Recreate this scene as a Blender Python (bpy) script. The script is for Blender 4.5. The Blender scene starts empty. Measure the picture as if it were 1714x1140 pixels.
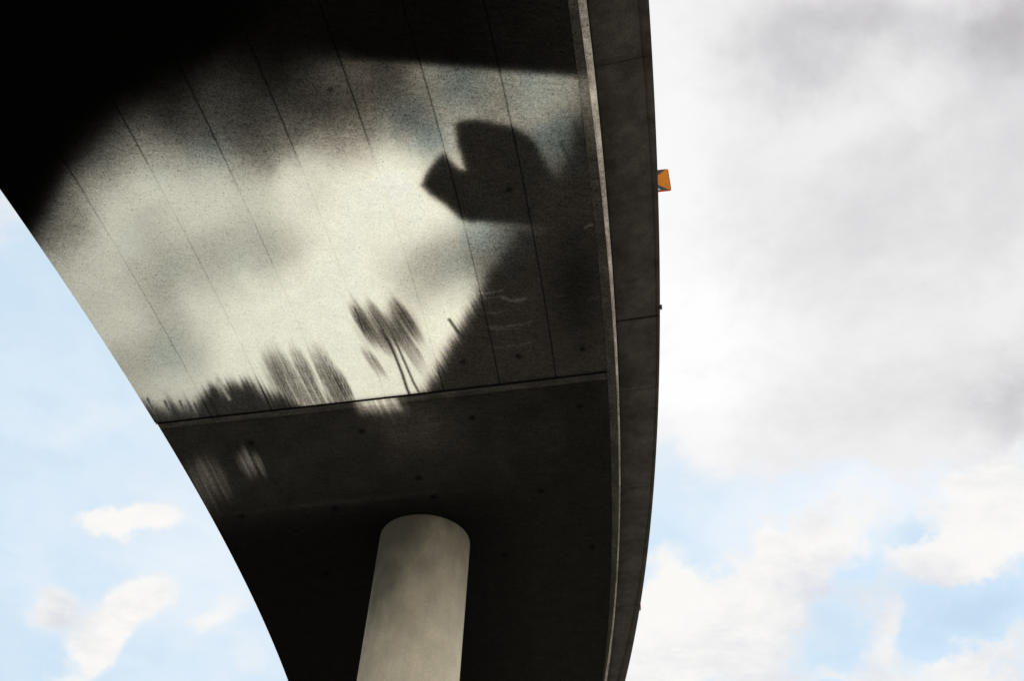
import bpy, bmesh, math, random
import numpy as np
from mathutils import Matrix, Vector
rng = np.random.default_rng(7)
random.seed(7)
SC = bpy.context.scene
COL = SC.collection

# ------------------------------------------------------------------ camera
W, H, F = 1714.0, 1140.0, 1530.0          # photograph size and focal length in its pixels
PITCH, ROLL = math.radians(45.93), math.radians(2.787)
CAMP = np.array([0.0, 0.0, 1.6])
fwd = np.array([0, math.cos(PITCH), math.sin(PITCH)])
r0 = np.array([1.0, 0, 0]); u0 = np.cross(r0, fwd)
right = math.cos(ROLL)*r0 + math.sin(ROLL)*u0
up = -math.sin(ROLL)*r0 + math.cos(ROLL)*u0
cam_data = bpy.data.cameras.new("camera")
cam = bpy.data.objects.new("camera", cam_data); COL.objects.link(cam)
cam.matrix_world = Matrix(((right[0], up[0], -fwd[0], CAMP[0]), (right[1], up[1], -fwd[1], CAMP[1]),
                           (right[2], up[2], -fwd[2], CAMP[2]), (0, 0, 0, 1)))
cam_data.sensor_fit = 'HORIZONTAL'; cam_data.sensor_width = 36; cam_data.lens = F/W*36
cam_data.clip_start = 0.05; cam_data.clip_end = 6000
SC.camera = cam

# ------------------------------------------------------------------ exposure
SC.view_settings.view_transform = 'Standard'; SC.view_settings.look = 'None'
SC.view_settings.exposure = 1.0; SC.view_settings.gamma = 1.0
SUN_EL, SUN_AZ = math.radians(62), math.radians(78)     # azimuth clockwise from +Y

# ------------------------------------------------------------------ node helpers
class NT:
    def __init__(s, tree): s.t = tree; tree.nodes.clear()
    def n(s, typ, **kw):
        nd = s.t.nodes.new(typ)
        for k, v in kw.items(): setattr(nd, k, v)
        return nd
    def put(s, sock, v):
        if isinstance(v, bpy.types.NodeSocket): s.t.links.new(v, sock)
        elif v is not None: sock.default_value = v
    def m(s, op, a, b=None, c=None, clamp=False):
        nd = s.n('ShaderNodeMath', operation=op, use_clamp=clamp)
        for i, v in enumerate((a, b, c)):
            if v is not None: s.put(nd.inputs[i], v)
        return nd.outputs[0]
    def vm(s, op, a, b=None):
        nd = s.n('ShaderNodeVectorMath', operation=op)
        s.put(nd.inputs[0], a)
        if b is not None:
            if op == 'SCALE': s.put(nd.inputs['Scale'], b)
            else: s.put(nd.inputs[1], b)
        return nd.outputs['Value'] if op in ('DOT_PRODUCT', 'LENGTH') else nd.outputs['Vector']
    def noise(s, vec, scale, detail=2.0, rough=.5, dist=0.0, col=False):
        nd = s.n('ShaderNodeTexNoise'); s.put(nd.inputs['Vector'], vec)
        nd.inputs['Scale'].default_value = scale; nd.inputs['Detail'].default_value = detail
        nd.inputs['Roughness'].default_value = rough; nd.inputs['Distortion'].default_value = dist
        return nd.outputs['Color'] if col else nd.outputs['Fac']
    def mr(s, v, a, b, c, d, smooth=False):
        nd = s.n('ShaderNodeMapRange'); nd.clamp = True
        if smooth: nd.interpolation_type = 'SMOOTHSTEP'
        for i, x in enumerate((v, a, b, c, d)): s.put(nd.inputs[i], x)
        return nd.outputs[0]
    def mix(s, f, a, b, mode='MIX'):
        nd = s.n('ShaderNodeMix', data_type='RGBA', blend_type=mode)
        s.put(nd.inputs[0], f); s.put(nd.inputs[6], a); s.put(nd.inputs[7], b)
        return nd.outputs[2]

def c4(r, g=None, b=None):
    if g is None: g = b = r
    return (r, g, b, 1.0)

# ------------------------------------------------------------------ world: Nishita sky with broken cloud
world = bpy.data.worlds.new("World"); SC.world = world; world.use_nodes = True
def build_world():
    N = NT(world.node_tree)
    sky = N.n('ShaderNodeTexSky', sky_type='NISHITA', sun_disc=False)
    sky.sun_elevation = SUN_EL; sky.sun_rotation = SUN_AZ
    sky.air_density = 1.0; sky.dust_density = 2.2; sky.ozone_density = 1.0
    tc = N.n('ShaderNodeTexCoord')
    d = tc.outputs['Generated']
    # cloud-layer coordinates: where the ray meets a level layer overhead
    sep = N.n('ShaderNodeSeparateXYZ'); N.put(sep.inputs[0], d)
    z = N.m('MAXIMUM', sep.outputs[2], .08)
    lay = N.n('ShaderNodeCombineXYZ'); N.put(lay.inputs[0], N.m('DIVIDE', sep.outputs[0], z)); N.put(lay.inputs[1], N.m('DIVIDE', sep.outputs[1], z))
    L = lay.outputs[0]
    nlow = N.noise(d, 4.0, 5, .55, .3, col=True)
    nhi = N.noise(d, 15.0, 8, .62, .15, col=True)
    fine = N.noise(lay.outputs[0], 4.5, 10, .68, .25)
    half = (.5, .5, .5)
    w1 = N.vm('SCALE', N.vm('SUBTRACT', nlow, half), .08)
    w2 = N.vm('SCALE', N.vm('SUBTRACT', nhi, half), .12)
    dw = N.vm('ADD', N.vm('ADD', d, w1), w2)
    dsoft = N.vm('ADD', N.vm('ADD', d, N.vm('SCALE', N.vm('SUBTRACT', nlow, half), .11)), N.vm('SCALE', N.vm('SUBTRACT', nhi, half), .09))
    def blobs(lst, vec):
        tot = None
        for (cx, cy, rx, ry, rot, wt) in lst:
            D = fwd*F + right*(cx-W/2) + up*(H/2-cy); n = np.linalg.norm(D); D = D/n
            a = math.radians(rot)
            e1 = right - D*(right@D); e1 /= np.linalg.norm(e1)
            e2 = -(up - D*(up@D) - e1*(up@e1)); e2 /= np.linalg.norm(e2)
            A = (e1*math.cos(a) + e2*math.sin(a))/(rx/n); B = (-e1*math.sin(a) + e2*math.cos(a))/(ry/n)
            qa = N.vm('DOT_PRODUCT', vec, tuple(A)); qb = N.vm('DOT_PRODUCT', vec, tuple(B))
            q = N.m('ADD', N.m('MULTIPLY', qa, qa), N.m('MULTIPLY', qb, qb))
            g = N.m('MULTIPLY', N.m('POWER', 2.71828, N.m('MULTIPLY', q, -1.0)), wt)
            tot = g if tot is None else N.m('ADD', tot, g)
        return tot
    # crisp cumulus (centre x, y, half-axes, turn, weight)
    dpuff = N.vm('ADD', N.vm('ADD', d, N.vm('SCALE', N.vm('SUBTRACT', nlow, half), .035)), N.vm('SCALE', N.vm('SUBTRACT', nhi, half), .06))
    puff = blobs([(225,872,82,25,0,1.15),(160,866,40,18,0,.6),(270,868,40,30,0,.35),(72,1005,46,38,10,.85),(232,1005,72,36,-22,1.2),(150,1070,52,42,-35,1.0),
                 (135,1105,30,30,0,.5),(390,1020,70,36,-30,.55),(340,1050,50,24,0,.35),(420,1110,60,36,0,.45),(95,1140,60,14,10,.5)], dpuff)
    cum = blobs([(1320,945,115,62,-12,1.15),(1190,1035,130,85,-12,1.3),(1100,1090,110,100,0,1.2),(1270,1130,140,50,0,.45),
                 (1640,910,120,52,-22,1.15),(1725,870,90,80,0,1.0),(1520,935,60,34,0,.4),(1500,1060,62,56,0,1.0),(1480,1140,100,24,0,.6),(1660,1120,85,40,0,1.0),
                 (1610,815,90,32,-30,.55),(1700,780,60,45,-30,.6),(1430,860,70,34,-38,.62),(1360,1040,60,50,0,.35)], dw)
    gaps = blobs([(1395,1058,50,34,-25,.75),(1640,1030,105,40,-6,1.0),(1548,880,34,30,-40,.6),(1462,945,26,22,0,.45)], dw)
    f0 = N.m('SUBTRACT', fine, .5)
    cum = N.m('ADD', N.m('SUBTRACT', cum, gaps), N.m('MULTIPLY', f0, N.mr(cum, .03, .4, 0, 1.25)))
    puff = N.m('ADD', puff, N.m('MULTIPLY', f0, N.mr(puff, .05, .5, 0, .6)))
    cov = N.m('MAXIMUM', N.mr(cum, .16, .95, 0, 1, True), N.mr(puff, .22, .80, 0, 1, True))
    # soft stratus sheet on the right
    sheet = blobs([(1160,300,230,430,0,1.2),(1400,150,330,280,0,1.3),(1640,300,260,330,0,1.3),(1420,560,330,150,0,1.1),(1180,560,150,150,0,.8),
                   (1660,600,190,110,-15,.9),(1340,700,210,70,8,.7),(1560,690,120,60,-20,.5),(700,200,420,300,0,.9),(15,350,55,60,0,.6)], dsoft)
    shc = N.mr(N.m('ADD', sheet, N.m('MULTIPLY', f0, .7)), .15, .95, 0, 1, True)
    haze = blobs([(300,800,300,260,0,.30),(380,1000,200,160,0,.5),(1300,835,260,90,-12,.55),(1450,830,120,50,-30,.5),(60,620,200,120,0,.12),(80,695,150,26,3,.30),(1650,770,140,60,-25,.75),(1520,830,120,50,-30,.45),(1240,860,120,70,0,.25),(30,900,50,80,20,.3),(1330,1040,90,70,0,.3)], dsoft)
    deep = blobs([(1660,1025,110,50,0,.42),(1610,750,50,40,0,.3),(1400,1060,50,40,0,.25),(1550,880,40,30,0,.25)], dsoft)
    haze = N.m('ADD', haze, N.m('MULTIPLY', f0, 1.1), clamp=True)
    # grey undersides of the sheet and of the cumulus
    grey = blobs([(1330,95,120,80,10,.50),(1480,60,170,60,10,.50),(1705,40,90,90,0,.85),(1560,215,190,36,-32,.24),(1500,330,130,60,-35,.22),
                  (1640,420,150,80,-25,.30),(1490,420,90,60,-40,.30),(1350,400,120,40,-30,.16),(1560,630,190,60,-12,.14),(1710,680,80,55,-25,.55),(1400,690,160,50,0,.10),
                  (1700,250,90,110,0,.32),(70,1010,44,40,0,.42),(1340,1080,130,60,-25,.50),(1410,980,80,50,0,.48),(1560,960,90,30,0,.35),(1560,1080,60,40,-20,.3),(1720,1110,60,30,0,.25),(1650,975,100,24,-10,.45),(1240,270,70,50,-30,.14),(1480,1110,60,30,0,.3),(1640,1040,90,40,0,.25)], dsoft)
    streak = N.noise(dsoft, 7.0, 6, .6)
    grey = N.m('ADD', N.m('ADD', grey, N.m('MULTIPLY', N.m('SUBTRACT', streak, .5), .30)), N.m('MULTIPLY', f0, .85), clamp=True)
    bright = blobs([(1130,250,100,330,0,.45),(1160,590,150,160,0,.8),(1200,1040,180,90,0,.6)], dsoft)
    # blue air, thinned by moist haze
    blue = N.mix(N.mr(haze, 0, .9, 0.0, .85), N.mix(.84, sky.outputs[0], c4(3.85, 4.75, 5.45)), c4(4.9, 5.15, 5.45))
    blue = N.mix(deep, blue, c4(2.4, 3.35, 4.3))
    lit = N.mix(N.mr(bright, 0, .7, 0, 1), c4(4.84, 4.78, 4.84), c4(5.5, 5.5, 5.5))
    sheetcol = N.mix(N.mr(grey, 0, 1, 0, .85), lit, c4(2.50, 2.44, 2.54))
    col = N.mix(shc, blue, sheetcol)
    gcum = N.m('ADD', grey, N.m('ADD', .10, N.m('MULTIPLY', f0, 1.3)))
    cumcol = N.mix(N.mr(gcum, 0, .85, 0, .8), c4(5.42, 5.32, 5.14), c4(3.8, 3.87, 4.25))
    col = N.mix(N.m('MULTIPLY', cov, .95), col, cumcol)
    bg = N.n('ShaderNodeBackground'); N.put(bg.inputs[0], col); bg.inputs[1].default_value = 0.09
    out = N.n('ShaderNodeOutputWorld'); N.t.links.new(bg.outputs[0], out.inputs[0])
build_world()

# ------------------------------------------------------------------ sun (behind the camera, high; the deck shades its pillar)
sun_d = bpy.data.lights.new("sun", 'SUN'); sun_d.energy = 3.4; sun_d.angle = math.radians(.5); sun_d.color = (1, .95, .87)
sun = bpy.data.objects.new("sun", sun_d); COL.objects.link(sun)
sd = Vector((math.sin(SUN_AZ)*math.cos(SUN_EL), math.cos(SUN_AZ)*math.cos(SUN_EL), math.sin(SUN_EL)))
sun.rotation_euler = sd.to_track_quat('Z', 'Y').to_euler(); sun.location = (0, 0, 60)

# ------------------------------------------------------------------ object helpers
def obj(name, me, mat=None, parent=None):
    o = bpy.data.objects.new(name, me); COL.objects.link(o)
    if mat: me.materials.append(mat)
    if parent: o.parent = parent
    return o
def tag(o, label, cat=None, group=None, kind=None):
    if label: o['label'] = label
    if cat: o['category'] = cat
    if group: o['group'] = group
    if kind: o['kind'] = kind
    return o
def mesh(name, verts, faces, col=None, smooth=False):
    me = bpy.data.meshes.new(name)
    me.from_pydata([tuple(v) for v in verts], [], [tuple(f) for f in faces])
    me.update()
    if col is not None: set_col(me, col)
    if smooth: me.polygons.foreach_set('use_smooth', [True]*len(me.polygons))
    return me
def set_col(me, col):
    a = me.attributes.new('baked_color', 'FLOAT_COLOR', 'POINT')
    c = np.ones((len(me.vertices), 4), np.float32); c[:, :3] = col
    a.data.foreach_set('color', c.ravel())
def quads_mesh(name, V, Q, col):
    me = bpy.data.meshes.new(name)
    used, inv = np.unique(Q.ravel(), return_inverse=True)
    V = V[used]; Q = inv.reshape(-1, 4)
    me.vertices.add(len(V)); me.vertices.foreach_set('co', V.astype(np.float32).ravel())
    me.loops.add(Q.size); me.loops.foreach_set('vertex_index', Q.ravel().astype(np.int32))
    me.polygons.add(len(Q)); me.polygons.foreach_set('loop_start', np.arange(0, Q.size, 4, dtype=np.int32))
    me.update(calc_edges=True); me.validate()
    set_col(me, col[used])
    return me

# ------------------------------------------------------------------ materials
def new_mat(name):
    m = bpy.data.materials.new(name); m.use_nodes = True
    return m, NT(m.node_tree)
def finish(N, color, rough=.9, spec=.1, bump=None, bstr=.2, bdist=.01):
    b = N.n('ShaderNodeBsdfPrincipled'); N.put(b.inputs['Base Color'], color); N.put(b.inputs['Roughness'], rough)
    b.inputs['Specular IOR Level'].default_value = spec*.5
    if bump is not None:
        bp = N.n('ShaderNodeBump'); bp.inputs['Strength'].default_value = bstr; bp.inputs['Distance'].default_value = bdist
        N.put(bp.inputs['Height'], bump); N.put(b.inputs['Normal'], bp.outputs[0])
    o = N.n('ShaderNodeOutputMaterial'); N.t.links.new(b.outputs[0], o.inputs[0])

def mat_image_toned():
    m, N = new_mat('image_toned_concrete')
    at = N.n('ShaderNodeAttribute', attribute_name='baked_color'); c = at.outputs['Color']  # holds the double-exposed light image together with the concrete's own tone
    tc = N.n('ShaderNodeTexCoord'); P = tc.outputs['Object']
    bw = N.n('ShaderNodeRGBToBW'); N.put(bw.inputs[0], c); lum = bw.outputs[0]
    amp = N.mr(lum, .02, .6, 1.25, .34)
    amp = N.m('MULTIPLY', amp, N.mr(lum, .0, .02, .75, 1.0))
    grain = N.m('SUBTRACT', N.m('ADD', N.m('MULTIPLY', N.noise(P, 42, 1.0, .6), .62), N.m('MULTIPLY', N.noise(P, 75, 0), .38)), .5)
    f = N.m('ADD', 1.0, N.m('MULTIPLY', N.m('MULTIPLY', grain, amp), 2.4))
    patch = N.m('SUBTRACT', N.noise(P, 2.3, 5, .6), .5)
    f = N.m('MULTIPLY', f, N.m('ADD', 1.0, N.m('MULTIPLY', patch, N.mr(lum, .02, .5, .55, .2))))
    smear = N.noise(N.vm('MULTIPLY', P, (3.0, 14.0, 1.0)), 1.4, 4, .6)
    f = N.m('MULTIPLY', f, N.mr(smear, .3, .75, N.mr(lum, .02, .5, .8, .96), N.mr(lum, .02, .5, 1.25, 1.03)))
    f = N.m('MAXIMUM', f, .12)
    specks = N.mr(N.noise(P, 29, 1), N.mr(lum, .25, .7, .60, .685), N.mr(lum, .25, .7, .71, .77), 1.0, .55)
    f = N.m('MULTIPLY', f, specks)
    col = N.mix(1.0, c, N.vm('SCALE', (1, 1, 1), f), 'MULTIPLY')
    finish(N, col, .95, .0, N.noise(P, 30, 4, .6), .12, .01)
    return m
def mat_concrete(name, base, var=.35, grain=.4, rough=.92, grime_shade=None, spec=.08):
    m, N = new_mat(name)
    tc = N.n('ShaderNodeTexCoord'); P = tc.outputs['Object']
    f = N.mr(N.noise(P, 1.7, 6, .62), .25, .75, 1-var, 1+var)
    f = N.m('MULTIPLY', f, N.mr(N.noise(P, 48, 2), .25, .75, 1-grain, 1+grain))
    f = N.m('MULTIPLY', f, N.mr(N.noise(N.vm('MULTIPLY', P, (1, 1, .15)), 6, 4), .3, .7, 1-.5*var, 1+.5*var))
    col = N.mix(1.0, c4(*base), N.vm('SCALE', (1, 1, 1), f), 'MULTIPLY')
    if grime_shade: col = N.mix(grime_shade(N, P), col, c4(.022, .021, .018))
    finish(N, col, rough, spec, N.noise(P, 25, 5, .6), .15, .012)
    return m
M_IMAGE_TONED = mat_image_toned()
M_PANEL = mat_concrete('weathered_dark_concrete', (.0235, .0205, .0165), .42, .35)
M_ROAD = mat_concrete('asphalt', (.05, .05, .05), .2, .3)
M_BODY = mat_concrete('sooty_concrete', (.045, .042, .037), .3, .3)
M_GROUND = mat_concrete('pale_ground', (.47, .455, .43), .12, .15)

def pillar_grime_shade(N, P):
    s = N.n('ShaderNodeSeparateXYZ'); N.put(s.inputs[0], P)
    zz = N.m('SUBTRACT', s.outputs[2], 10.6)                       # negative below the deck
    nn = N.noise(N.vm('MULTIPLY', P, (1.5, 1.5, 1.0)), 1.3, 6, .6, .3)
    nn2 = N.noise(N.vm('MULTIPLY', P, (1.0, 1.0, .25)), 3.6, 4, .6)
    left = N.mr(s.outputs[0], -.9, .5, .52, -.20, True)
    # grime plus deck shade coloured in under the bearing, ragged, heavier on one flank
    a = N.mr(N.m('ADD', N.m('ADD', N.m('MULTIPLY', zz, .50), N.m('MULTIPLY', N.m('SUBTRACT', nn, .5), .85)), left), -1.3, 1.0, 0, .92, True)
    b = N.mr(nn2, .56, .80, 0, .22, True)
    # a wandering hairline crack low on the shaft and a short cold joint
    zz1 = N.n('ShaderNodeCombineXYZ'); N.put(zz1.inputs[2], s.outputs[2])
    wob = N.m('SUBTRACT', N.noise(zz1.outputs[0], 1.6, 6, .6), .5)
    cx = N.m('ABSOLUTE', N.m('ADD', N.m('ADD', s.outputs[0], .36), N.m('MULTIPLY', wob, .55)))
    cr = N.m('MULTIPLY', N.mr(cx, .004, .030, .26, 0), N.m('MULTIPLY', N.mr(s.outputs[2], 9.75, 10.3, 1, 0), N.mr(s.outputs[1], -.2, 0, 1, 0)))
    halo = N.m('MULTIPLY', N.mr(cx, .0, .16, .16, 0, True), N.mr(s.outputs[2], 9.9, 10.7, 1, 0))
    cj = N.m('MULTIPLY', N.mr(N.m('ABSOLUTE', N.m('ADD', N.m('SUBTRACT', s.outputs[2], 10.22), N.m('MULTIPLY', s.outputs[0], -.06))), .003, .014, .4, 0), N.mr(nn, .45, .6, 0, 1))
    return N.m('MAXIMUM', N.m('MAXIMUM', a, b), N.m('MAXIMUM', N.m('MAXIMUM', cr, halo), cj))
M_PILLAR = mat_concrete('pillar_concrete', (.515, .437, .32), .12, .15, grime_shade=pillar_grime_shade)

def flat_mat(name, base, rough=.5, var=.12, spec=.3):
    m, N = new_mat(name)
    P = N.n('ShaderNodeTexCoord').outputs['Object']
    f = N.mr(N.noise(P, 22, 4), .3, .7, 1-var, 1+var)
    finish(N, N.mix(1.0, c4(*base), N.vm('SCALE', (1, 1, 1), f), 'MULTIPLY'), rough, spec)
    return m

# ------------------------------------------------------------------ plan of the curved ramp
CX, CY, ZS = -77.0, 23.5, 12.2             # centre of the bend, level of the soffit
POLY = {'L': [0.0006, 0.03067, 71.66732], 'S0': [0.00302, 0.04173, 79.73684], 'N0': [0.0015, 0.01316, 79.7471],
        'N1': [0.00277, 0.02915, 79.82766], 'LP': [-0.00117, -0.05324, 80.04015], 'E': [0.00168, -0.00584, 80.29124]}
def rad(k, th):
    return np.polyval(POLY[k], np.clip(th, -16.5, 1.0))
def plan(th, r):
    t = np.radians(th); return CX + r*np.cos(t), CY + r*np.sin(t)
def photo_xy(X, Y, Z):
    dx, dy, dz = X-CAMP[0], Y-CAMP[1], Z-CAMP[2]
    z = dx*fwd[0] + dy*fwd[1] + dz*fwd[2]; z = np.where(z < .5, .5, z)
    return (W/2 + F*(dx*right[0]+dy*right[1]+dz*right[2])/z, H/2 - F*(dx*up[0]+dy*up[1]+dz*up[2])/z)
def at(px, py, z):
    D = fwd*F + right*(px-W/2) + up*(H/2-py); return CAMP + D*((z-CAMP[2])/D[2])
SKEW = -0.50                                # joints run slightly askew of the radius (degrees over the width)
TH_J = -8.62                                # joint between the two deck segments, at the inner edge
GROOVES = [72.54, 73.68, 74.77, 75.77, 76.81, 77.79, 78.75]

# ------------------------------------------------------------------ double-exposed sky image, put into the soffit colour
def sig(x): return 1/(1+np.exp(-np.clip(x, -40, 40)))
def hash1(v, seed):                         # smooth 1-D value noise
    r = np.random.default_rng(seed).random(4096)
    i = np.floor(v).astype(int); f = v-i; f = f*f*(3-2*f)
    return r[i % 4096]*(1-f) + r[(i+1) % 4096]*f
def vnoise(x, y, seed):
    r = np.random.default_rng(seed).random((256, 256))
    i = np.floor(x).astype(int); j = np.floor(y).astype(int); f = x-i; g = y-j
    f = f*f*(3-2*f); g = g*g*(3-2*g)
    a = r[i % 256, j % 256]*(1-f)+r[(i+1) % 256, j % 256]*f
    b = r[i % 256, (j+1) % 256]*(1-f)+r[(i+1) % 256, (j+1) % 256]*f
    return a*(1-g)+b*g
SKYPTS = [  # brightness of the double-exposed sky, stored as soffit tone (0-255)
 (0,-60,1),(150,-60,1),(300,-60,1),(100,60,1),(0,200,1),(0,300,2),(60,250,2),(40,340,3),(200,80,1),(300,60,2),(420,40,4),(560,20,5),(560,60,7),(480,60,8),
 (100,130,1),(200,130,3),(300,130,13),(246,168,16),(210,196,24),(140,242,22),(100,270,6),(60,300,3),(175,218,30),(53,368,4),
 (158,263,85),(210,228,72),(228,253,115),(147,305,158),(123,316,135),(88,344,70),(105,351,140),(81,375,85),(90,395,110),(228,281,165),(281,225,66),(281,267,150),
 (298,175,35),(351,140,33),(351,175,50),(351,210,65),(351,260,108),(351,302,175),(333,326,186),(421,225,60),(421,274,110),(456,309,196),(403,175,45),(421,123,26),(456,95,13),
 (526,140,42),(561,158,48),(544,210,74),(561,238,122),(526,267,186),(575,267,202),(281,112,8),(316,88,4),(480,230,90),(500,190,55),
 (567,123,72),(540,100,40),(648,140,54),(707,147,106),(770,140,92),(893,133,122),(840,133,112),(911,175,126),(805,175,112),(683,186,84),(714,225,84),(613,175,74),(581,168,54),(640,210,112),(581,218,92),
 (595,253,172),(665,263,204),(735,238,148),(750,245,160),(750,215,140),(770,190,126),(946,196,112),(950,150,120),(925,225,98),(953,228,70),(970,215,48),(914,267,88),(985,160,110),(1000,150,70),
 (110,430,150),(150,440,176),(200,380,180),(250,400,160),(300,360,188),(250,480,152),(190,500,176),(230,560,178),(288,590,152),(300,560,164),(420,340,180),(170,340,165),(380,300,185),(520,310,200),
 (288,450,160),(235,401,192),(358,443,164),(410,401,170),(463,401,164),(410,485,206),(516,450,216),(340,555,198),(288,576,155),(235,608,152),(253,647,178),(305,633,188),(221,496,184),(340,500,190),
 (621,401,219),(726,433,158),(779,422,128),(691,468,176),(656,415,206),(744,471,152),(761,496,206),(726,538,214),(621,503,221),(551,538,221),(446,555,219),(551,608,219),(604,643,217),(396,605,213),(660,640,215),(700,620,212),
 (700,340,217),(660,300,223),(600,350,221),(720,390,215),(764,390,194),(794,390,134),(839,399,98),(869,384,72),(809,429,112),(749,435,122),(720,450,150),(764,479,200),(827,450,78),(780,320,200),(850,300,150),(530,380,212),(480,370,200),(690,280,215),
 (120,262,9),(175,196,16),(80,300,4),(100,285,6),(62,384,22),(60,340,3),(200,175,12),(155,225,18),(160,275,95),(130,290,70),(110,325,70),(98,360,85),(500,690,216),(640,690,212),(560,660,216),(320,690,186),(270,690,170),(400,690,208)]
TEAL = [(683,195,45,.8),(714,228,40,1),(770,140,55,.8),(893,140,60,.7),(930,232,45,1),(800,392,45,.9),(839,405,40,.7),(288,450,70,.45),(285,595,50,.8),(225,405,60,.4),(351,250,60,.7),(400,430,80,.4),(700,400,80,.2),(260,290,60,.4),(770,440,50,.5),(170,260,50,.4)]
def poly_sdf(x, y, pts):                    # signed distance, negative inside
    d = np.full(x.shape, 1e9); inside = np.zeros(x.shape, bool); n = len(pts)
    for i in range(n):
        (ax, ay), (bx, by) = pts[i], pts[(i+1) % n]
        ex, ey = bx-ax, by-ay; wx, wy = x-ax, y-ay
        t = np.clip((wx*ex+wy*ey)/(ex*ex+ey*ey), 0, 1)
        d = np.minimum(d, np.hypot(wx-ex*t, wy-ey*t))
        c = ((ay > y) != (by > y)) & (x < ex*(y-ay)/((by-ay) if by != ay else 1e-9)+ax); inside ^= c
    return np.where(inside, -d, d)
def line_d(x, y, pts):
    d = np.full(x.shape, 1e9)
    for (ax, ay), (bx, by) in zip(pts[:-1], pts[1:]):
        ex, ey = bx-ax, by-ay; t = np.clip(((x-ax)*ex+(y-ay)*ey)/(ex*ex+ey*ey), 0, 1)
        d = np.minimum(d, np.hypot(x-ax-ex*t, y-ay-ey*t))
    return d
SIGN_SHAPE = [(762,208),(772,202),(795,199),(820,203),(860,213),(886,228),(898,240),(907,260),(922,285),(938,304),(950,340),(960,380),(890,379),(862,374),(835,373),(800,370),(788,372),(770,365),(745,342),(720,325),(706,310),(714,290),(726,272),(742,257),(752,268),(768,282),(778,283),(774,266),(766,242)]
DARK_RIGHT = [(870,388),(905,380),(905,300),(930,296),(952,262),(968,215),(984,178),(1005,160),(1060,160),(1060,760),(640,760),(700,668),(722,640),(752,583),(790,512),(815,465),(842,428)]
def streak_blob(x, y, cx, cy, L, w, s, seed, dirv, freq=.62):
    dx, dy = dirv; u = (x-cx)*dx + (y-cy)*dy; v = (x-cx)*dy - (y-cy)*dx
    j = hash1(v*freq+500, seed)-.5; k = hash1(v*freq*1.9+900, seed+1); k2 = hash1(v*freq*.55+300, seed+2)
    e = ((u + j*L*.40)/(L*(.9+.24*k2)))**2 + (v/w)**4
    return np.minimum(s*1.12*sig((1-e)*1.7)*(.40+.85*k), .97)
TD, PD = (.44, .898), (.53, .848)
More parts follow.
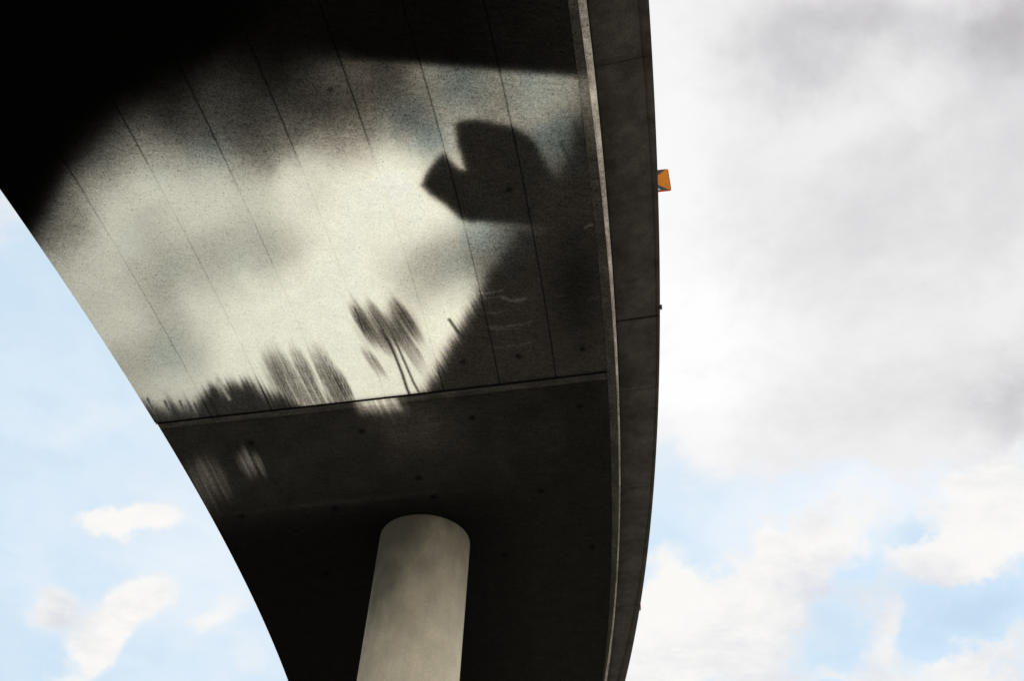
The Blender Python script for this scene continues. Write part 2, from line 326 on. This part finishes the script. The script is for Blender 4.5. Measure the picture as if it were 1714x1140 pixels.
# sharpen the tone samples so that the smooth interpolation still passes close to them
_P = np.array([p for p in SKYPTS if not (p[2] < 32 and p[0] < 280 and p[1] > 100)], float); _d2 = (_P[:, None, 0]-_P[None, :, 0])**2 + (_P[:, None, 1]-_P[None, :, 1])**2
_A = np.exp(-_d2/(2*31.0**2)) + 600.0/(_d2+900.0)**2; _A /= _A.sum(1, keepdims=True); _b = _P[:, 2].copy()
for _ in range(3): _b = np.clip(_b + .7*(_P[:, 2]-_A @ _b), -20, 245)
SKYPTS = [(p[0], p[1], b) for p, b in zip(_P, _b)]
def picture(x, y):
    """tone (0-255), blueness and region number of the double-exposed image at camera pixels x, y"""
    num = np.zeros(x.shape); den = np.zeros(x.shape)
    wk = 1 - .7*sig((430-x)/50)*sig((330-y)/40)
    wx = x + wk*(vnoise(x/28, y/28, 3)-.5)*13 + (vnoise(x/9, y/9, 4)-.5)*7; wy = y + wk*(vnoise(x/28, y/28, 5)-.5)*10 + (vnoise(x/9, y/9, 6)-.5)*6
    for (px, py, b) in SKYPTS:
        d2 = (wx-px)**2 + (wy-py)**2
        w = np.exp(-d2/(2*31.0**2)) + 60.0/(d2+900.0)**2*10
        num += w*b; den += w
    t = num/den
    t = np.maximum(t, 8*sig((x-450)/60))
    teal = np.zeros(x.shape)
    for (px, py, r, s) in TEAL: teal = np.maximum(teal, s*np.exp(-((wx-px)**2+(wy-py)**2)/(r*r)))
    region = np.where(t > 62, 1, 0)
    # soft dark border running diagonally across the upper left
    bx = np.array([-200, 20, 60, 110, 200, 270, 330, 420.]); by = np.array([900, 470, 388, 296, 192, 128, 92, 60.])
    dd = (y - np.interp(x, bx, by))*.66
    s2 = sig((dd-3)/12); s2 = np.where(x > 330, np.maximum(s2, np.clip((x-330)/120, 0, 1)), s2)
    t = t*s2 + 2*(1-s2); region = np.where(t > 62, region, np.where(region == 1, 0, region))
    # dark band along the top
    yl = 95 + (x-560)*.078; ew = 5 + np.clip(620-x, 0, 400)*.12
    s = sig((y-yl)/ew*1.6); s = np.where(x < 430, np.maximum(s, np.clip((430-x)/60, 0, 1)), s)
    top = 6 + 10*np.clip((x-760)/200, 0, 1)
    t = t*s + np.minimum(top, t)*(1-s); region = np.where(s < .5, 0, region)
    # trees
    td = np.zeros(x.shape)
    for i, (cx, cy, L, w, st) in enumerate([(472,630,35,22,.52),(484,646,40,16,.42),(462,622,26,9,.35),(512,626,36,12,.6),(520,650,34,14,.38),(548,624,38,14,.62),(556,648,36,12,.5),(575,648,26,9,.72),(563,674,18,24,.5),(495,674,20,28,.42),(532,674,18,18,.34)]):
        td = 1-(1-td)*(1-streak_blob(x, y, cx, cy, L, w, st*.84, 40+7*i, TD))
    v = x*TD[1]-y*TD[0]; u = x*TD[0]+y*TD[1]
    bush = poly_sdf(x, y + (hash1(v*.30, 77)-.5)*13, [(322,720),(328,690),(334,668),(346,652),(362,644),(374,652),(386,638),(402,642),(412,633),(426,640),(440,652),(456,660),(478,664),(500,676),(520,720)])
    td = 1-(1-td)*(1-.93*sig(-bush/4.2))
    gap = np.exp(-(line_d(x, y, [(366,641),(384,668)])/3.2)**2); td *= 1-.5*gap
    grass = sig((y-(678+(x-250)*.012)+(hash1(v*.22, 91)-.5)*16)/6.0)*np.clip((345-x)/25, 0, 1)
    for (ax, ay) in [(247,668),(276,672),(301,672),(325,676),(352,668)]:
        grass = np.maximum(grass, .8*np.exp(-(line_d(x, y, [(ax, ay), (ax+13, ay+27)])/2.6)**2))
    td = 1-(1-td)*(1-.9*grass)
    region = np.where((td > .33) & (x < 590), 3, region)
    for (ax, ay, bx, by, wd, st) in [(476,628,500,676,1.6,.5),(492,612,528,682,1.7,.5),(508,622,536,674,1.4,.45),(522,626,552,682,2.2,.6),(538,634,560,678,1.6,.5),(556,630,578,672,1.3,.35)]:
        td = td*(1-st*np.exp(-(line_d(x, y, [(ax, ay), (bx, by)])/wd)**2)*sig((y-ay-6)/6))
    t = t*(1-td) + 26*td
    # palm: crown strokes and two thin trunks
    pd = np.zeros(x.shape)
    for i, (cx, cy, L, w, st) in enumerate([(610,541,31,10,.78),(622,552,33,8,.55),(601,533,20,7,.45),(640,548,34,9,.78),(636,532,22,7,.5),(654,553,24,9,.5),(675,536,27,13,.74),(688,545,27,8,.66),(668,523,18,8,.5),(681,577,36,9,.62),(671,560,22,9,.45),(660,545,20,10,.4),(624,606,20,6,.34),(634,612,18,4,.34),(615,600,16,4,.26),(646,575,18,9,.5),(697,585,18,4,.4),(617,548,24,21,.28),(678,543,25,22,.26),(648,550,24,18,.24)]):
        pd = 1-(1-pd)*(1-streak_blob(x, y, cx, cy, L, w, st*.80, 140+7*i, PD, .36))
    tr1 = line_d(x, y, [(636,548),(652,575),(664,602),(673,625),(681,650),(687,664)]); tr2 = line_d(x, y, [(654,556),(668,585),(680,612),(692,640),(703,660)])
    tr = np.maximum(.92*np.exp(-(tr1/2.3)**2), .8*np.exp(-(tr2/1.9)**2))*sig((y-556)/9)
    pd = 1-(1-pd)*(1-tr)
    region = np.where(pd > .34, 2, region)
    t = t*(1-pd) + 34*pd
    # signboard silhouette
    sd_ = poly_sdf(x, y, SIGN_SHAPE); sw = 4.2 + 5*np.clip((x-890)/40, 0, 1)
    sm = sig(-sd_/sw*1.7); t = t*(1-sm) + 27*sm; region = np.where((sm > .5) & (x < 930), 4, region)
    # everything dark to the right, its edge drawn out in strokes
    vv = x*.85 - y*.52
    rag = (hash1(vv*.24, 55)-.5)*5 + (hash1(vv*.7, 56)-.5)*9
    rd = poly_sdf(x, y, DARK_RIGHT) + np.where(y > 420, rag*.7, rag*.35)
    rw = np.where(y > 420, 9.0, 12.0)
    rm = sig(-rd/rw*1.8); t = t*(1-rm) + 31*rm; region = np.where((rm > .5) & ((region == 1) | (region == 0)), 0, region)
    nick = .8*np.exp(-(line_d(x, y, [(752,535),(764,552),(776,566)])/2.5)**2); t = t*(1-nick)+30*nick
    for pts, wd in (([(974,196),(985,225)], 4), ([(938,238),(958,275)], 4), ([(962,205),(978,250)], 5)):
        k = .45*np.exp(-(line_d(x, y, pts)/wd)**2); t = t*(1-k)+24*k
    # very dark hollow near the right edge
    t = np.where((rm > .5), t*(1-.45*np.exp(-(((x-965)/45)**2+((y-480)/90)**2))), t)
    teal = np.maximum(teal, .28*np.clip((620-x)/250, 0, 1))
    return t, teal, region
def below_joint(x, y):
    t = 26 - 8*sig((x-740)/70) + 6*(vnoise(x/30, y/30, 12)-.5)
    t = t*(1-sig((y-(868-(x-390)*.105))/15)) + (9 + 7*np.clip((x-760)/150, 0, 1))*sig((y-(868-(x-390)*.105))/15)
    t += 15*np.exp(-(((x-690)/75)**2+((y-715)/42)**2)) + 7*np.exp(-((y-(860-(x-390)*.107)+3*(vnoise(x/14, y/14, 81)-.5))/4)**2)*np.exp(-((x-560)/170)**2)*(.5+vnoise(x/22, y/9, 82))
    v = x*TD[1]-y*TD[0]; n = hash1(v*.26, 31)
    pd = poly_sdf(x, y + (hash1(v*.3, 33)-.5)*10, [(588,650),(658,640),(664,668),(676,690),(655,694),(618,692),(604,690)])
    pm = sig(-pd/4)*np.clip(1-(y-676)/30, .25, 1)*(.6+.5*n); t = t*(1-pm)+188*pm  # double-exposed light spilling past the joint, put into the colour
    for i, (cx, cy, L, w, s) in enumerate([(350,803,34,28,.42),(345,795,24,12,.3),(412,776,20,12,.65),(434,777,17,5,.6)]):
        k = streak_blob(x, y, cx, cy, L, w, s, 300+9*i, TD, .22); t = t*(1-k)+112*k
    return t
HOLES = [(775,607),(868,597),(975,585),(852,318),(553,150),(420,742),(605,722),(790,700),(970,680),(405,865),(560,852),(725,833),(545,960),(905,822),(990,917),(845,930),(700,800)]
EFFLO = [([(803,492),(822,490),(842,486)],2.0,38),([(842,500),(862,503),(880,499)],3.0,40),([(806,500),(830,497),(850,499)],1.4,26),([(812,524),(828,525),(840,522)],1.6,30),
         ([(815,548),(840,548),(865,544),(888,540)],1.5,34),([(818,552),(842,551),(870,550)],1.2,26),([(850,580),(870,578),(888,574)],1.6,24),([(978,382),(992,375)],1.3,60),
         ([(820,580),(850,585)],1.2,16),([(985,502),(1002,497)],2,20),([(930,496),(945,494)],1.2,22)]
GAIN = 1.28
def baked_color(tone, teal):
    t = np.clip(tone, .6, 240)/255
    lin = np.where(t <= .04045, t/12.92, ((t+.055)/1.055)**2.4)*GAIN
    hi = sig((t-.62)*9)[..., None]
    warm = np.array([1.13, 1.0, .84])*(1-hi) + np.array([1.005, 1.0, .855])*hi
    cool = np.array([.87, 1.03, .97])*(1-hi) + np.array([.95, 1.01, .90])*hi
    k = np.clip(teal, 0, 1)[..., None]
    return np.clip(lin[..., None]*(warm*(1-k)+cool*k), .0004, .90)

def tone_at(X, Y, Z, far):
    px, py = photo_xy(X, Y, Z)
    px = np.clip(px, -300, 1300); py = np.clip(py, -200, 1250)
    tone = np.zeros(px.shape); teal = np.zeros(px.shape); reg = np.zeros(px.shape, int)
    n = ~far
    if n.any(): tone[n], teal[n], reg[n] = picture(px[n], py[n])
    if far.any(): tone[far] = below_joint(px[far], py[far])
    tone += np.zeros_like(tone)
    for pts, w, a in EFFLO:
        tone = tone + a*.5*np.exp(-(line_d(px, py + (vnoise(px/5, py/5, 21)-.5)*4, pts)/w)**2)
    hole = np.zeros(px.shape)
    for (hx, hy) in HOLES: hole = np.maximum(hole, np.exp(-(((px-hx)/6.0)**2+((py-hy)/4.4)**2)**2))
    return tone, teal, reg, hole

# ------------------------------------------------------------------ overpass
overpass = bpy.data.objects.new('overpass', None); COL.objects.link(overpass); overpass.location = (0, 0, 0)
tag(overpass, 'curved concrete highway ramp overhead, double-exposed cloud and palm image put into the colour of its dark underside', 'overpass')

R_L0, R_S0 = 71.30, 79.62
def soffit_columns(step):
    r = list(np.arange(R_L0+.05, R_S0-.03, step))
    for g in GROOVES:
        r = [a for a in r if abs(a-g) > .024] + [g-.014, g-.005, g+.005, g+.014]
    return np.array(sorted(r))
def soffit_grid(rows, step):
    """grid of points over the soffit; first and last columns follow the two edges"""
    cols = soffit_columns(step)
    u = (cols-R_L0)/(R_S0-R_L0)
    uu = np.concatenate([[0], u, [1]])
    TH = rows[:, None] + SKEW*uu[None, :]
    R = np.broadcast_to(np.concatenate([[0], cols, [0]])[None, :], TH.shape).copy()
    Le, Se = rad('L', TH), rad('S0', TH)
    R = np.where(R < 72.3, Le + (R-R_L0)*(72.3-Le)/(72.3-R_L0), R)
    R = np.where(R > 79.0, 79 + (R-79)*(Se-79)/(R_S0-79), R)
    R[:, 0] = Le[:, 0]; R[:, -1] = Se[:, -1]
    gd = np.min(np.abs(R[..., None]-np.array(GROOVES)), -1)
    return TH, R, gd
def grid_quads(nr, nc):
    i = np.arange(nr-1)[:, None]*nc + np.arange(nc-1)[None, :]
    return np.stack([i, i+nc, i+nc+1, i+1], -1).reshape(-1, 4)
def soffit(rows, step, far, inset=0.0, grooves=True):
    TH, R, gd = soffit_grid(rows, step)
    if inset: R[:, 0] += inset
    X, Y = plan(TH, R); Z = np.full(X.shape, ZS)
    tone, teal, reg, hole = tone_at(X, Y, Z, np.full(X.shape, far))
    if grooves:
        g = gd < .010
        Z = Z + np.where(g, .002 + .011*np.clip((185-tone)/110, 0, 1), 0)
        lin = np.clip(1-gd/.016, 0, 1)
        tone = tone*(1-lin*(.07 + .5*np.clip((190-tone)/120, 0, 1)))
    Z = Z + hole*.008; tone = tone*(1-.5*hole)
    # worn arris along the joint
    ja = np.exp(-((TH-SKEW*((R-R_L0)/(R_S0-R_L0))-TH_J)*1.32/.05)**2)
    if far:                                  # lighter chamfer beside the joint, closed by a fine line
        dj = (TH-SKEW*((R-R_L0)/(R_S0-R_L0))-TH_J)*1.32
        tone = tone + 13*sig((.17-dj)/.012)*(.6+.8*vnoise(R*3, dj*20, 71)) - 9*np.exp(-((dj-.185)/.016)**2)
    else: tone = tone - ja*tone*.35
    col = baked_color(tone, teal)
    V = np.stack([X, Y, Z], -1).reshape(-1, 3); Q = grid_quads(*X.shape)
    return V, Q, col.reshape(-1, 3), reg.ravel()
DEG = math.degrees(1/75.7)                   # degrees per metre of roadway
J0, J1 = TH_J-.019, TH_J+.019               # the open joint between the segments
st = .0165*DEG
rows_near = np.concatenate([np.linspace(-40, -16, 25)[:-1], np.linspace(-16, -15.2, 12)[:-1], np.arange(-15.2, J0-st*.5, st), [J0]])
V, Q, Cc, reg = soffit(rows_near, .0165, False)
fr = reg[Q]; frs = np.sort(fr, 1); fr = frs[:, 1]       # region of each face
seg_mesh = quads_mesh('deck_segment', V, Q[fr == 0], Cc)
seg = obj('deck_segment', seg_mesh, M_IMAGE_TONED, overpass); tag(seg, 'dark board-marked concrete underside with a double-exposed pale cloudy sky put into its colour')
for r_, nm, lb in ((1, 'sky_exposure', 'pale cream and teal double-exposed cloudy sky put into the underside colour'), (2, 'palm_exposure', 'streaky dark palm crown with two thin trunks in the double-exposed image'),
                   (3, 'tree_exposure', 'streaky dark trees and bushes along the joint in the double-exposed image'), (4, 'board_exposure', 'black notched signboard silhouette in the double-exposed image')):
    if (fr == r_).any(): tag(obj(nm, quads_mesh(nm, V, Q[fr == r_], Cc), M_IMAGE_TONED, seg), lb)
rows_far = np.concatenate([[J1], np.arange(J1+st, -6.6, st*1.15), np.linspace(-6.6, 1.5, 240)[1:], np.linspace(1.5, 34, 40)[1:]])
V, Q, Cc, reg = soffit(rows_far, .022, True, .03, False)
seg2 = obj('deck_segment', quads_mesh('deck_segment', V, Q, Cc), M_IMAGE_TONED, overpass); tag(seg2, 'plain blackened concrete underside resting on the pillar')
# joint throat
us = np.linspace(0, 1, 60)
def jrow(th, z, d=0.0):
    T = th + SKEW*us; R = R_L0 + us*(R_S0-R_L0); R[0] = rad('L', T[0])+d; R[-1] = rad('S0', T[-1]); X, Y = plan(T, R); return np.stack([X, Y, np.full(60, z)], -1)
jv = np.concatenate([jrow(J0, ZS), jrow(J0, ZS+.06), jrow(J1, ZS+.06, .03), jrow(J1, ZS)])
jo = obj('joint', quads_mesh('joint', jv, grid_quads(4, 60), np.full((240, 3), .006)), M_IMAGE_TONED, seg)

# edge strip, drip strip: swept along the bend with double-exposed light put into their colour
def sweep(name, ths, prof, mat, parent, tonefn=None, closed_ends=False):
    """prof: list of (radius key or number, extra radius, z)"""
    n = len(prof); P = []
    for (k, dr, z) in prof:
        R = (rad(k, ths) if isinstance(k, str) else np.full(ths.shape, float(k))) + dr
        X, Y = plan(ths, R); P.append(np.stack([X, Y, np.full(X.shape, z)], -1))
    P = np.stack(P, 1)
    Vv = P.reshape(-1, 3); Qq = grid_quads(len(ths), n)
    col = np.full((len(Vv), 3), .02) if tonefn is None else tonefn(Vv)
    me = quads_mesh(name, Vv, Qq, col)
    if closed_ends:
        bm = bmesh.new(); bm.from_mesh(me); bm.verts.ensure_lookup_table(); m = len(ths)
        for e_ in (0, m-1):
            v = [bm.verts[e_*n+k_] for k_ in range(n)]
            for q in ((0, 1, 2, 11), (2, 3, 10, 11), (3, 4, 10), (4, 5, 10), (5, 6, 10), (6, 7, 10), (7, 8, 9, 10)): bm.faces.new([v[k_] for k_ in q])
        bmesh.ops.remove_doubles(bm, verts=bm.verts, dist=.0002); bmesh.ops.recalc_face_normals(bm, faces=bm.faces); bm.to_mesh(me); bm.free()
    return obj(name, me, mat, parent)
ths = np.concatenate([np.linspace(-40, -15.2, 40)[:-1], np.arange(-15.2, 1.5, .016), np.linspace(1.5, 34, 50)[1:]])
def strip_tone(base, image_lift):
    def f(Vv):
        px, py = photo_xy(Vv[:, 0], Vv[:, 1], Vv[:, 2])
        t = base + 12*(vnoise(px/4, py/14, 61)-.5) + 8*(vnoise(px/3, py/40, 62)-.5)
        band = sig((py-127)/4)*(1-sig((py-195)/22)); t = t + image_lift*band  # band where the double-exposed image crosses the strip, set as colour
        return baked_color(t, np.zeros(t.shape))
    return f
sweep('edge_strip', ths, [('S0', 0, ZS), ('S0', .004, ZS-.012), ('N0', 0, ZS-.03)], M_IMAGE_TONED, overpass, strip_tone(37, 62))
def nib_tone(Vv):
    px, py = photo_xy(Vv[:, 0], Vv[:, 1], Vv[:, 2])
    t = 116 + 34*(vnoise(px/6, py/26, 63)-.5) + 26*(vnoise(px/2, py/6, 64)-.5) + 26*np.exp(-((py-160)/60)**2) - 26*sig((py-640)/60) - 22*sig((70-py)/35)  # brighter stretch is the double-exposed image put into the strip colour
    return baked_color(t, np.zeros(t.shape))
tag(sweep('drip_strip', ths, [('N0', .001, ZS-.03), ('N0', .012, ZS-.045), ('N1', -.012, ZS-.045), ('N1', 0, ZS-.03), ('N1', .002, ZS+.10)], M_IMAGE_TONED, overpass, nib_tone), 'pale concrete drip strip running along the outer edge')
# fascia panels, one per length between joints
thj = sorted([-9.88 + 3.15*k for k in range(-8, 12)] + [-8.70])
for a, b in zip(thj[:-1], thj[1:]):
    n = 26; T = np.linspace(a+(.015 if abs(a+9.88) < .01 else .003), b-(.015 if abs(b+9.88) < .01 else .003), n)
    prof = [('N1', .002, ZS+.10), ('N1', .022, ZS+.075), ('LP', -.012, ZS+.135), ('LP', -.004, ZS+.150), ('LP', .006, ZS+.150), ('LP', .012, ZS+.137), ('E', -.018, ZS+.130), ('E', 0, ZS+.146),
            ('E', 0, ZS+1.25), ('E', -.22, ZS+1.25), ('E', -.24, ZS+.62), ('N1', .002, ZS+.62), ('N1', .002, ZS+.10)]
    sweep('fascia_panel', T, prof, M_PANEL, overpass, None, True)
# roadway slab and inner web closing the box above the soffit
tb = np.linspace(-40, 34, 300)
for ta, i_ in ((np.linspace(-40, J0, 130), 0), (np.linspace(J0, 34, 170), .03)):
    sweep('deck_body', ta, [('L', i_, ZS), ('L', i_+.06, ZS+1.25), ('L', .26, ZS+1.25), ('L', .28, ZS+.5), ('N1', 0, ZS+.5), ('N1', 0, ZS+.1)], M_BODY, overpass)
sweep('roadway', tb, [('L', .29, ZS+.51), ('N1', -.01, ZS+.51)], M_ROAD, overpass)

# ------------------------------------------------------------------ pillar
def make_pillar():
    root = bpy.data.objects.new('bridge_pillar', None); COL.objects.link(root); root.location = (-1.58, 16.08, 0)
    tag(root, 'round pale concrete pillar with grime and deck shade coloured into its top, holding up the curved ramp', 'pillar')
    n, rr = 96, .925; vs = []; fs = []
    zs = [0.0, .3] + list(np.linspace(.6, 11.9, 30)) + [12.12, 12.16, 12.19, 12.2]
    for z in zs:
        r = rr if z < 12.1 else rr - {12.12: 0, 12.16: .004, 12.19: .018, 12.2: .04}[z]
        for i in range(n):
            a = 2*math.pi*i/n; vs.append((r*math.cos(a), r*math.sin(a), z))
    for k in range(len(zs)-1):
        for i in range(n):
            j = (i+1) % n; fs.append((k*n+i, k*n+j, (k+1)*n+j, (k+1)*n+i))
    obj('shaft', mesh('shaft', vs, fs, smooth=True), M_PILLAR, root)
    # hairline construction joint: shallow band of darker mortar
    vs = []; fs = []
    for z, r in ((9.70, .926), (9.705, .929), (9.725, .929), (9.73, .926)):
        for i in range(n): a = 2*math.pi*i/n; vs.append((r*math.cos(a), r*math.sin(a), z))
    for k in range(3):
        for i in range(n): j = (i+1) % n; fs.append((k*n+i, k*n+j, (k+1)*n+j, (k+1)*n+i))
    return root
make_pillar()

# ------------------------------------------------------------------ small fittings on the outer edge
def box_bm(bm, c, s, rot=None):
    m = Matrix.Translation(c)
    if rot is not None: m = m @ rot.to_4x4()
    m = m @ Matrix.Diagonal((s[0], s[1], s[2], 1)); bmesh.ops.create_cube(bm, size=1, matrix=m)
def bm_obj(name, bm, mat, parent, bevel=0):
    if bevel: bmesh.ops.bevel(bm, geom=bm.edges[:], offset=bevel, segments=2, affect='EDGES', profile=.5)
    me = bpy.data.meshes.new(name); bm.to_mesh(me); bm.free(); return obj(name, me, mat, parent)
M_ORANGE = flat_mat('orange_sheeting', (.64, .185, .004), .6, .12)
M_GREY = flat_mat('dark_grey_sheeting', (.06, .05, .045), .55, .2)
M_WHITE = flat_mat('white_sheeting', (.62, .64, .60), .5, .1)
M_RIM = flat_mat('red_rim', (.45, .055, .025), .5, .2)
M_STEEL = flat_mat('steel', (.12, .12, .12), .45, .2)
def rrect(w, h, r, n=5):
    p = []
    for cx, cy, a0 in ((w/2-r, h/2-r, 0), (-w/2+r, h/2-r, 90), (-w/2+r, -h/2+r, 180), (w/2-r, -h/2+r, 270)):
        for i in range(n+1): a = math.radians(a0+90*i/n); p.append((cx+r*math.cos(a), cy+r*math.sin(a)))
    return p
def prism(name, pts, y0, y1, mat, parent):
    bm = bmesh.new(); a = [bm.verts.new((x, y0, z)) for x, z in pts]; b = [bm.verts.new((x, y1, z)) for x, z in pts]
    bm.faces.new(a); bm.faces.new(b[::-1]); n = len(pts)
    for i in range(n): bm.faces.new((a[i], b[i], b[(i+1) % n], a[(i+1) % n]))
    bmesh.ops.recalc_face_normals(bm, faces=bm.faces)
    return bm_obj(name, bm, mat, parent)
def hazard_sign():
    # corners of the visible edge on the upright plate, in a plane across the road
    zc = ZS+1.85
    P = at(1121, 300, zc)                    # right edge, mid height
    th = math.atan2(P[1]-CY, P[0]-CX)
    w, h = .56, .60
    root = bpy.data.objects.new('hazard_sign', None); COL.objects.link(root)
    er = np.array([math.cos(th), math.sin(th)])
    root.location = (P[0]-er[0]*w/2, P[1]-er[1]*w/2, zc)
    root.rotation_euler = (0, 0, th)
    tag(root, 'small orange, grey and white hazard sign peeping over the ramp parapet', 'sign')
    prism('rim', rrect(w, h, .035), -.004, .012, M_RIM, root)
    hw, hh = w/2-.014, h/2-.014
    pl = prism('face_plate', rrect(w-.028, h-.028, .028), -.008, -.0042, M_ORANGE, root)
    g = .02
    for nm, s in (('dark_triangle', 1), ('dark_triangle', -1)):
        prism(nm, [(-hw+.03, s*(hh-.002)), (hw-.03, s*(hh-.002)), (0, s*.04)], -.011, -.0082, M_GREY, root)
    prism('white_triangle', [(-hw+.14, -hh+.006), (hw-.15, -hh+.006), (.02, -.15)], -.014, -.0112, M_WHITE, root)
    bm = bmesh.new(); box_bm(bm, (-.05, .035, -.25), (.05, .04, 1.0)); bm_obj('post', bm, M_STEEL, root, .006)
    return root
hazard_sign()
def edge_fitting(name, px, py, z, size, mat, label, cat, lens=None):
    P = at(px, py, z); th = math.degrees(math.atan2(P[1]-CY, P[0]-CX)); R = float(rad('E', np.array([th]))[0]); X, Y = plan(th, R)
    root = bpy.data.objects.new(name, None); COL.objects.link(root); root.location = (X, Y, z); root.rotation_euler = (0, 0, math.radians(th))
    tag(root, label, cat)
    bm = bmesh.new(); box_bm(bm, (size[0]/2+.001, 0, 0), size); bm_obj('housing', bm, mat, root, min(size)*.2)
    if lens:
        bm = bmesh.new(); box_bm(bm, (size[0]/2, -size[1]/2-.004, 0), (size[0]*.8, .008, size[2]*.8)); bm_obj('lens', bm, lens, root)
    return root
edge_fitting('edge_reflector', 1074, 1016, ZS+.30, (.045, .10, .16), M_STEEL, 'tiny red marker low on the ramp\'s far outer edge', 'reflector', flat_mat('red_lens', (.6, .08, .04), .3, .1))
edge_fitting('joint_cap', 1106, 514, ZS+.20, (.035, .05, .07), M_PANEL, 'tiny dark knob beside the fascia joint on the outer edge', 'joint cap')

# ------------------------------------------------------------------ ground
g = 2500
gm = mesh('ground', [(-g, -g, 0), (g, -g, 0), (g, g, 0), (-g, g, 0)], [(0, 1, 2, 3)])
tag(obj('ground', gm, M_GROUND), 'pale dusty ground under the ramp', None, None, 'structure')
